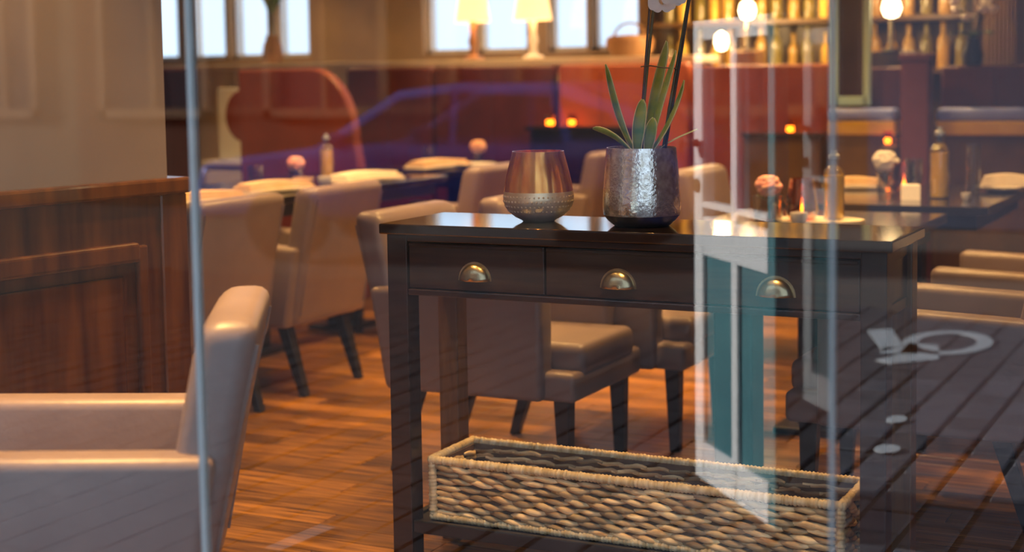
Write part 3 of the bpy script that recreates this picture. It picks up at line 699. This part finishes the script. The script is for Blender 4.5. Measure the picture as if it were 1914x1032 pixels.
# bar shelves with bottles
bs = thing('bar_shelving', 'tall wooden bar shelving behind the oxblood booth holding rows of bottles', 'shelving', (-1.20, 5.85, 0))
MB().box(-1.15, 1.0, .22, .26, 0, 2.3).build('shelf_back', 'shelf', bs)
for z in (1.28, 1.60, 1.95): MB().box(-1.15, 1.0, -.06, .24, z - .03, z).build('shelf_board', 'shelf', bs, .003, 1)
for x in (-1.15, -.45, .28, .97): MB().box(x, x + .03, -.06, .24, 0, 2.3).build('shelf_upright', 'shelf', bs)
bot_me = []
for k, m in enumerate(('ambot', 'ambot2', 'gold')):
    me = MB().lathe([(0, 0), (.036, 0), (.038, .01), (.038, .15), (.030, .18), (.014, .20), (.014, .25), (.016, .255), (.016, .268), (0, .268)], 14).mesh('bottle', 0, 2, True); me.materials.append(MT[m]); bot_me.append(me)
bl = [('bar', 0)]
SH = ('lower', 'middle'); KN = ('amber', 'olive green', 'gold')
ORD = ('first second third fourth fifth sixth seventh eighth ninth tenth eleventh twelfth thirteenth fourteenth fifteenth sixteenth seventeenth eighteenth nineteenth twentieth').split()
for j, z in enumerate((1.28, 1.60)):
    cnt = 0
    for i in range(20):
        x = -2.28 + i * .1035
        if any(abs(x - (-1.20 + u + .015)) < .055 for u in (-1.15, -.45, .28, .97)): continue
        k = (i * 7 + j * 3 + i // 3) % 3
        o = link('bottle', bot_me[k], None); o.location = (x, 5.90 + random.uniform(-.03, .03), z)
        s_ = random.uniform(.85, 1.08); o.scale = (s_, s_, s_)
        tag(o, '%s bottle, %s from the orchid side on the %s bar shelf' % (KN[k], ORD[cnt], SH[j]), 'bottle', '%s bottles on the %s bar shelf' % (KN[k], SH[j])); cnt += 1
# small lit lamps at the bar
def bar_lamp(label, loc, r=.05):
    t = thing('bar_lamp', label, 'lamp', loc, 0, 'small lit lamps along the bar')
    MB().lathe([(0, 0), (.05, 0), (.05, .012), (.014, .02), (.010, .20), (0, .20)], 14).build('lamp_base', 'brass', t, smooth=True)
    MB().lathe([(0, .18), (r * .7, .195), (r, .235), (r * .8, .28), (0, .30)], 16).build('globe', 'bulb', t, smooth=True)
    ld = bpy.data.lights.new('globe_light', 'POINT'); ld.energy = 14; ld.color = (1, .62, .25); ld.shadow_soft_size = r
    lo = bpy.data.objects.new('globe_light', ld); COL.objects.link(lo); lo.parent = t; lo.location = (0, 0, .36)
    return t
bar_lamp('glowing globe lamp above the plum column at the bar', (-.56, 5.14, 1.38), .055)
tag(MB().box(-.70, -.42, 5.12, 5.30, 0, 1.38).build('lamp_plinth', 'shelf', None, .006, 1), 'dark plinth carrying the globe lamp above the plum column', 'plinth')
bar_lamp('glowing globe lamp just above the pale door reflection', (-1.45, 5.30, 1.40), .05)
bar_lamp('glowing globe lamp seen through the pale door reflection', (-1.62, 5.32, 1.22), .042)
tag(MB().box(-1.70, -1.25, 5.14, 5.44, 0, 1.22).build('bar_cabinet', 'shelf', None, .008, 1), 'low dark bar cabinet carrying the globe lamp by the pale door', 'cabinet')
tag(MB().box(-1.53, -1.37, 5.22, 5.38, 1.22, 1.40).build('lamp_box', 'lampwood', None, .006, 1), 'small wooden box under the globe lamp above the pale door', 'box')
# curtain
cu = thing('curtain', 'ochre pleated curtain hanging at the frame edge behind the bar', 'curtain', (.02, 5.6, 0))
for (x0, x1) in ((-.16, .02), (.10, .42)):
    n = 40; poly = [(x0 + (x1 - x0) * i / n, .025 * math.sin(i * 1.25)) for i in range(n + 1)]; poly += [(x, y + .012) for x, y in reversed(poly)]
    MB().prism(poly, 'z', .3, 2.6).build('curtain_panel', 'curtain', cu, smooth=True, angle=50)
MB().tube([(-.25, 0, 2.62), (.50, 0, 2.62)], .015, 8).build('curtain_rod', 'brass', cu, smooth=True)
# pale blossoms on the booth
fp = thing('blossom_vase', 'dark vase of pale blossoms and foliage standing on the booth by the curtain', 'flowers', (-.10, 5.05, 1.29))
MB().lathe([(0, 0), (.05, 0), (.06, .06), (.035, .13), (.04, .15), (.03, .15), (0, .14)], 16).build('vase', 'black', fp, smooth=True)
for i in range(7):
    a = i * .9; tip = (.10 * math.cos(a), .06 * math.sin(a), .30 + .05 * math.sin(i * 2.1))
    MB().tube([(0, 0, .14), (tip[0] * .4, tip[1] * .4, .24), tip], .003, 5).build('flower_stalk', 'stem', fp)
    rose_o = MB().lathe([(0, -.02), (.022, -.012), (.034, .008), (.026, .022), (.010, .014), (0, .012)], 10, tip).build('blossom', 'rosew', fp, smooth=True)
    v, f = leaf_mesh([(0, 0, .14), (.06 * math.cos(a + .4), .05 * math.sin(a + .4), .20), (.12 * math.cos(a + .4), .08 * math.sin(a + .4), .17)], .02, .2, Vector((-math.sin(a), math.cos(a), .2))); MB().add(v, f).build('foliage_leaf', 'green', fp, smooth=True)

# ================================================================== CEILING DOWNLIGHTS (fittings out of view)
def downlight(label, x, y, wtt, sz=R(105)):
    if y < -.5: sz = R(46 if y < -1 else 64)
    t = thing('ceiling_downlight', label, 'downlight', (x, y, 2.75), 0, 'warm ceiling downlights')
    MB().lathe([(.07, 0), (.085, -.012), (.10, -.012), (.10, 0)], 24).build('trim_ring', 'lamp_off', t, smooth=True)
    MB().lathe([(0, -.004), (.07, -.004)], 24).build('lens', 'bulb', t)
    ld = bpy.data.lights.new('downlight_lamp', 'SPOT'); ld.energy = wtt * 2.3; ld.color = (1, .54, .17); ld.spot_size = sz; ld.spot_blend = .6; ld.shadow_soft_size = .08
    lo = bpy.data.objects.new('downlight_lamp', ld); COL.objects.link(lo); lo.parent = t; lo.location = (0, 0, -.03)
AB = ['above the table right behind the console', 'above the pink rose table', 'above the white rose table', 'above the open floor', 'above the floor beside the wainscot end', 'above the napkin table by the wainscot', 'above the long table', 'above the peach rose table', 'above the floor before the rust-red booth', 'above the armchair close behind the glass', 'above the oxblood booth wing', 'above the armchair at the console corner', 'above the plum column', 'above the bar cabinet', 'above the shaded lamps', 'above the brown vase on the ledge', 'added to light the wainscot wall', 'added to warm the front of the console']
DL = [(-.42, .92, 75), (-.05, 1.8, 55), (.0, 3.0, 70), (-1.7, 2.3, 95), (-1.6, .6, 12), (-2.7, 1.3, 75), (-2.8, 2.7, 55), (-2.8, 4.2, 55), (-1.3, 3.9, 60), (-.72, -1.30, 190), (-4.4, 3.4, 40), (.9, 1.4, 26), (-.5, 5.4, 40), (-1.6, 5.45, 40), (-3.6, 5.35, 25), (-5.2, 5.3, 25), (-1.02, -.62, 48), (.15, -.80, 42)]  # last two added to brighten the wainscot, and the basket and pot
for i, (x, y, e) in enumerate(DL): downlight('round warm ceiling downlight ' + AB[i], x, y, e)

# ================================================================== THE STREET (seen mirrored in the glass)
st = struct(MB().box(-16, 9, -14, -2.2, -.10, -.012).build('street', 'sand'))
CWX, CWY = .15, .22
cob_me = MB().box(-CWX / 2 + .009, CWX / 2 - .009, -CWY / 2 + .008, CWY / 2 - .008, -.012, 0).mesh('cobble', .006, 1); cob_me.materials.append(MT['cobble'])
cs = []
for i in range(int(9 / CWX)):
    x = -5.5 + CWX * (i + .5)
    for j in range(int(6.6 / CWY)):
        y = -9.0 + CWY * (j + .5) + (CWY / 2 if i % 2 else 0)
        if y < -2.35: cs.append((x, y))
cs.sort(key=lambda p: (p[0] - .9) ** 2 + (p[1] + 5.3) ** 2 * .5)
for p in cs[:290]:
    o = link('cobble', cob_me, st); o.location = (p[0], p[1], random.uniform(-.002, .002))
rest = MB()
for p in cs[290:]: rest.box(p[0] - CWX / 2 + .009, p[0] + CWX / 2 - .009, p[1] - CWY / 2 + .008, p[1] + CWY / 2 - .008, -.012, random.uniform(-.002, .002))
o = rest.build('cobble_field', 'cobble', st); o['kind'] = 'stuff'
# painted marks on the pavement (mirror of where they show): y_real = -4.3 - y_virtual
def mark(name, label, cat, polys, loc, rz=0):
    b = MB()
    for poly in polys: b.prism(poly, 'z', .001, .005)
    o = b.build(name, 'paint'); o.location = loc; o.rotation_euler = (0, 0, rz); return tag(o, label, cat)
def quad(a, b, c, d): return [a, b, c, d]
wheel = []
for i in range(28):
    a0, a1 = 2 * math.pi * i / 28, 2 * math.pi * (i + 1) / 28
    wheel.append([(.13 * math.cos(a0), .25 * math.sin(a0)), (.20 * math.cos(a0), .33 * math.sin(a0)), (.20 * math.cos(a1), .33 * math.sin(a1)), (.13 * math.cos(a1), .25 * math.sin(a1))])
bars = [[(-.16, .08), (-.02, .10), (.05, .44), (-.12, .62), (-.20, .56), (-.14, .40)], [(-.42, -.20), (-.32, -.28), (-.16, .18), (-.22, .34)], [(-.24, .24), (-.12, .20), (-.06, .34), (-.22, .40)]]
mark('bicycle_marking', 'white painted bicycle symbol on the cobbles, mirrored in the window over the armchair', 'road marking', wheel + bars, (.04, -7.97, .002))
def oval(a, b, n=16): return [[(a * math.cos(2 * math.pi * i / n), b * math.sin(2 * math.pi * i / n)) for i in range(n)]]
mark('marking_stud', 'small white oval road stud mirrored below the bicycle symbol', 'road marking', oval(.036, .06), (.18, -6.30, .002))
mark('marking_stud', 'lowest small white oval road stud mirrored beside the console leg', 'road marking', oval(.042, .06), (.25, -5.85, .002))
mark('marking_strip', 'short white painted strip mirrored over the plank floor', 'road marking', [[(-.03, -.12), (.03, -.12), (.035, .12), (-.02, .12)]], (-1.0, -4.22, .002), .1)

# ---- open glazed door leaf standing on the pavement
dr = thing('door_leaf', 'pale blue half-glazed door leaf standing open outside, mirrored in the window glass', 'door', (-.19, -5.24, .0), math.atan2(.47, .40))
DL_ = .62
MB().box(0, .075, -.02, .02, .02, 1.43).build('stile', 'doorw', dr, .004, 1)
MB().box(.30, .35, -.02, .02, .02, 1.40).build('stile', 'doorw', dr, .004, 1)
MB().box(DL_ - .05, DL_, -.02, .02, .02, 1.43).build('stile', 'teal', dr, .004, 1)
MB().box(.075, DL_ - .05, -.02, .02, 1.37, 1.43).build('rail', 'doorw', dr, .004, 1)
MB().box(.075, DL_ - .05, -.021, .021, .72, .84).build('rail', 'doorw', dr, .006, 2)
MB().box(.075, DL_ - .05, -.021, .021, .865, .885).build('rail', 'doorw', dr, .003, 1)
MB().box(.075, DL_ - .05, -.02, .02, .02, .14).build('rail', 'doorw', dr, .004, 1)
MB().box(.075, .30, -.008, .008, .14, .72).build('lower_panel', 'teal', dr)
MB().box(.35, DL_ - .05, -.008, .008, .14, .72).build('lower_panel', 'teal', dr)
MB().box(.075, .30, -.003, .003, .84, 1.37).build('door_pane', 'paneA', dr)
MB().box(.35, DL_ - .05, -.003, .003, .84, 1.37).build('door_pane', 'paneA', dr)
k = MB().tube([(.035, .02, 1.06), (.035, .055, 1.06), (.035, .075, 1.06), (.035, .085, 1.06)], [.012, .012, .028, .020], 14).build('door_knob', 'wire', dr, smooth=True)
MB().tube([(.035, .02, .93), (.035, .026, .93)], [.022, .022], 16).build('keyhole_plate', 'wire', dr, smooth=True)

# ---- parked car
car = thing('parked_car', 'blue hatchback parked across the street, mirrored behind the far tables', 'car', (-3.8, -10.5, 0), R(-8)); car.scale = (.92, .92, .87)
side = [(-2.0, .32), (-2.02, .60), (-1.95, .80), (-1.0, .92), (-.35, 1.36), (.15, 1.42), (.95, 1.40), (1.45, 1.22), (1.72, .92), (1.85, .80), (1.86, .34)]
MB().prism(side, 'y', -.82, .82).build('car_body', 'carblue', car, .07, 3, True, lambda x, y, z: (x, y * (1 - max(0, z - .9) * .28), z), 50)
for s in (-1, 1):
    wy = lambda z: s * (.822 * (1 - max(0, z - .9) * .28) + .004)
    for poly in ([(-.80, .95), (-.30, 1.29), (.10, 1.335), (.10, .95)], [(.16, .95), (.16, 1.335), (.85, 1.31), (.98, .95)], [(1.05, .97), (.93, 1.30), (1.30, 1.18), (1.48, .97)]):
        v = [(x, wy(z), z) for x, z in poly] + [(x, wy(z) - s * .02, z) for x, z in poly]; n = len(poly)
        MB().add(v, [tuple(range(n)), tuple(range(n, 2 * n))[::-1]] + [(i, (i + 1) % n, n + (i + 1) % n, n + i) for i in range(n)]).build('side_window', 'wglass', car)
    for x in (-1.25, 1.22):
        wl = MB().tube([(x, s * .64, .31), (x, s * .84, .31)], [.31, .31], 24).build('wheel', 'tyre', car, smooth=True)
        MB().tube([(x, s * .80, .31), (x, s * .852, .31)], [.15, .12], 18).build('hub_cap', 'tyre', wl, smooth=True)
    MB().box(-1.99, -1.90, s * .62 - .14, s * .62 + .14, .62, .74).build('headlight', 'china', car, .02, 2)
    MB().box(-.85, -.72, s * .86 - .08, s * .86 + .08, .92, 1.03).build('wing_mirror', 'carblue', car, .02, 2)
MB().add([(-1.0, -.66, .945), (-1.0, .66, .945), (-.37, .58, 1.36), (-.37, -.58, 1.36), (-1.02, -.66, .93), (-1.02, .66, .93), (-.39, .58, 1.345), (-.39, -.58, 1.345)], [(0, 1, 2, 3), (7, 6, 5, 4), (0, 4, 5, 1), (1, 5, 6, 2), (2, 6, 7, 3), (3, 7, 4, 0)]).build('windscreen', 'wglass', car)

# ---- houses across the street
def house(label, x0, x1, y, h, m, nwin, shop, ground=True):
    t = thing('street_house', label, 'building', ((x0 + x1) / 2, y, 0)); a = (x1 - x0) / 2
    MB().box(-a, a, -5, 0, 0, h).build('house_wall', m, t)
    wdt = 2 * a / nwin
    for fl_i, (z0, z1) in enumerate(((.9, 2.5), (3.7, 5.2), (6.3, 7.7))):
        if z1 > h or (fl_i == 0 and not ground): continue
        for i in range(nwin):
            xc = -a + wdt * (i + .5); hw = wdt * (.34 if fl_i == 0 and shop else .24)
            f_ = MB().box(xc - hw, xc - hw + .09, -.02, .05, z0, z1).box(xc + hw - .09, xc + hw, -.02, .05, z0, z1).box(xc - hw, xc + hw, -.02, .05, z0, z0 + .09).box(xc - hw, xc + hw, -.02, .05, z1 - .09, z1).box(xc - .03, xc + .03, -.02, .04, z0, z1).build('house_window', 'lampwood', t)
            MB().box(xc - hw + .08, xc + hw - .08, -.01, .015, z0 + .08, z1 - .08).build('window_pane', 'wglass', f_)
    MB().box(-a, a, -.02, .12, h - .25, h).build('cornice', 'facade2', t)
    if shop: MB().box(-a + .2, a - .2, .0, .14, 2.62, 3.1).build('shop_fascia', 'facade2', t)
    return t
house('terracotta house across the street, mirrored above the far tables', -10.0, -1.6, -13.2, 8.5, 'facade', 4, True)
house('cream house across the street, mirrored over the beige wall', -16, -10.0, -13.2, 7.5, 'facade2', 3, False)
house('slate blue corner house across the street behind the camera', -1.6, 3.4, -13.2, 9.0, 'facade3', 3, False, False)
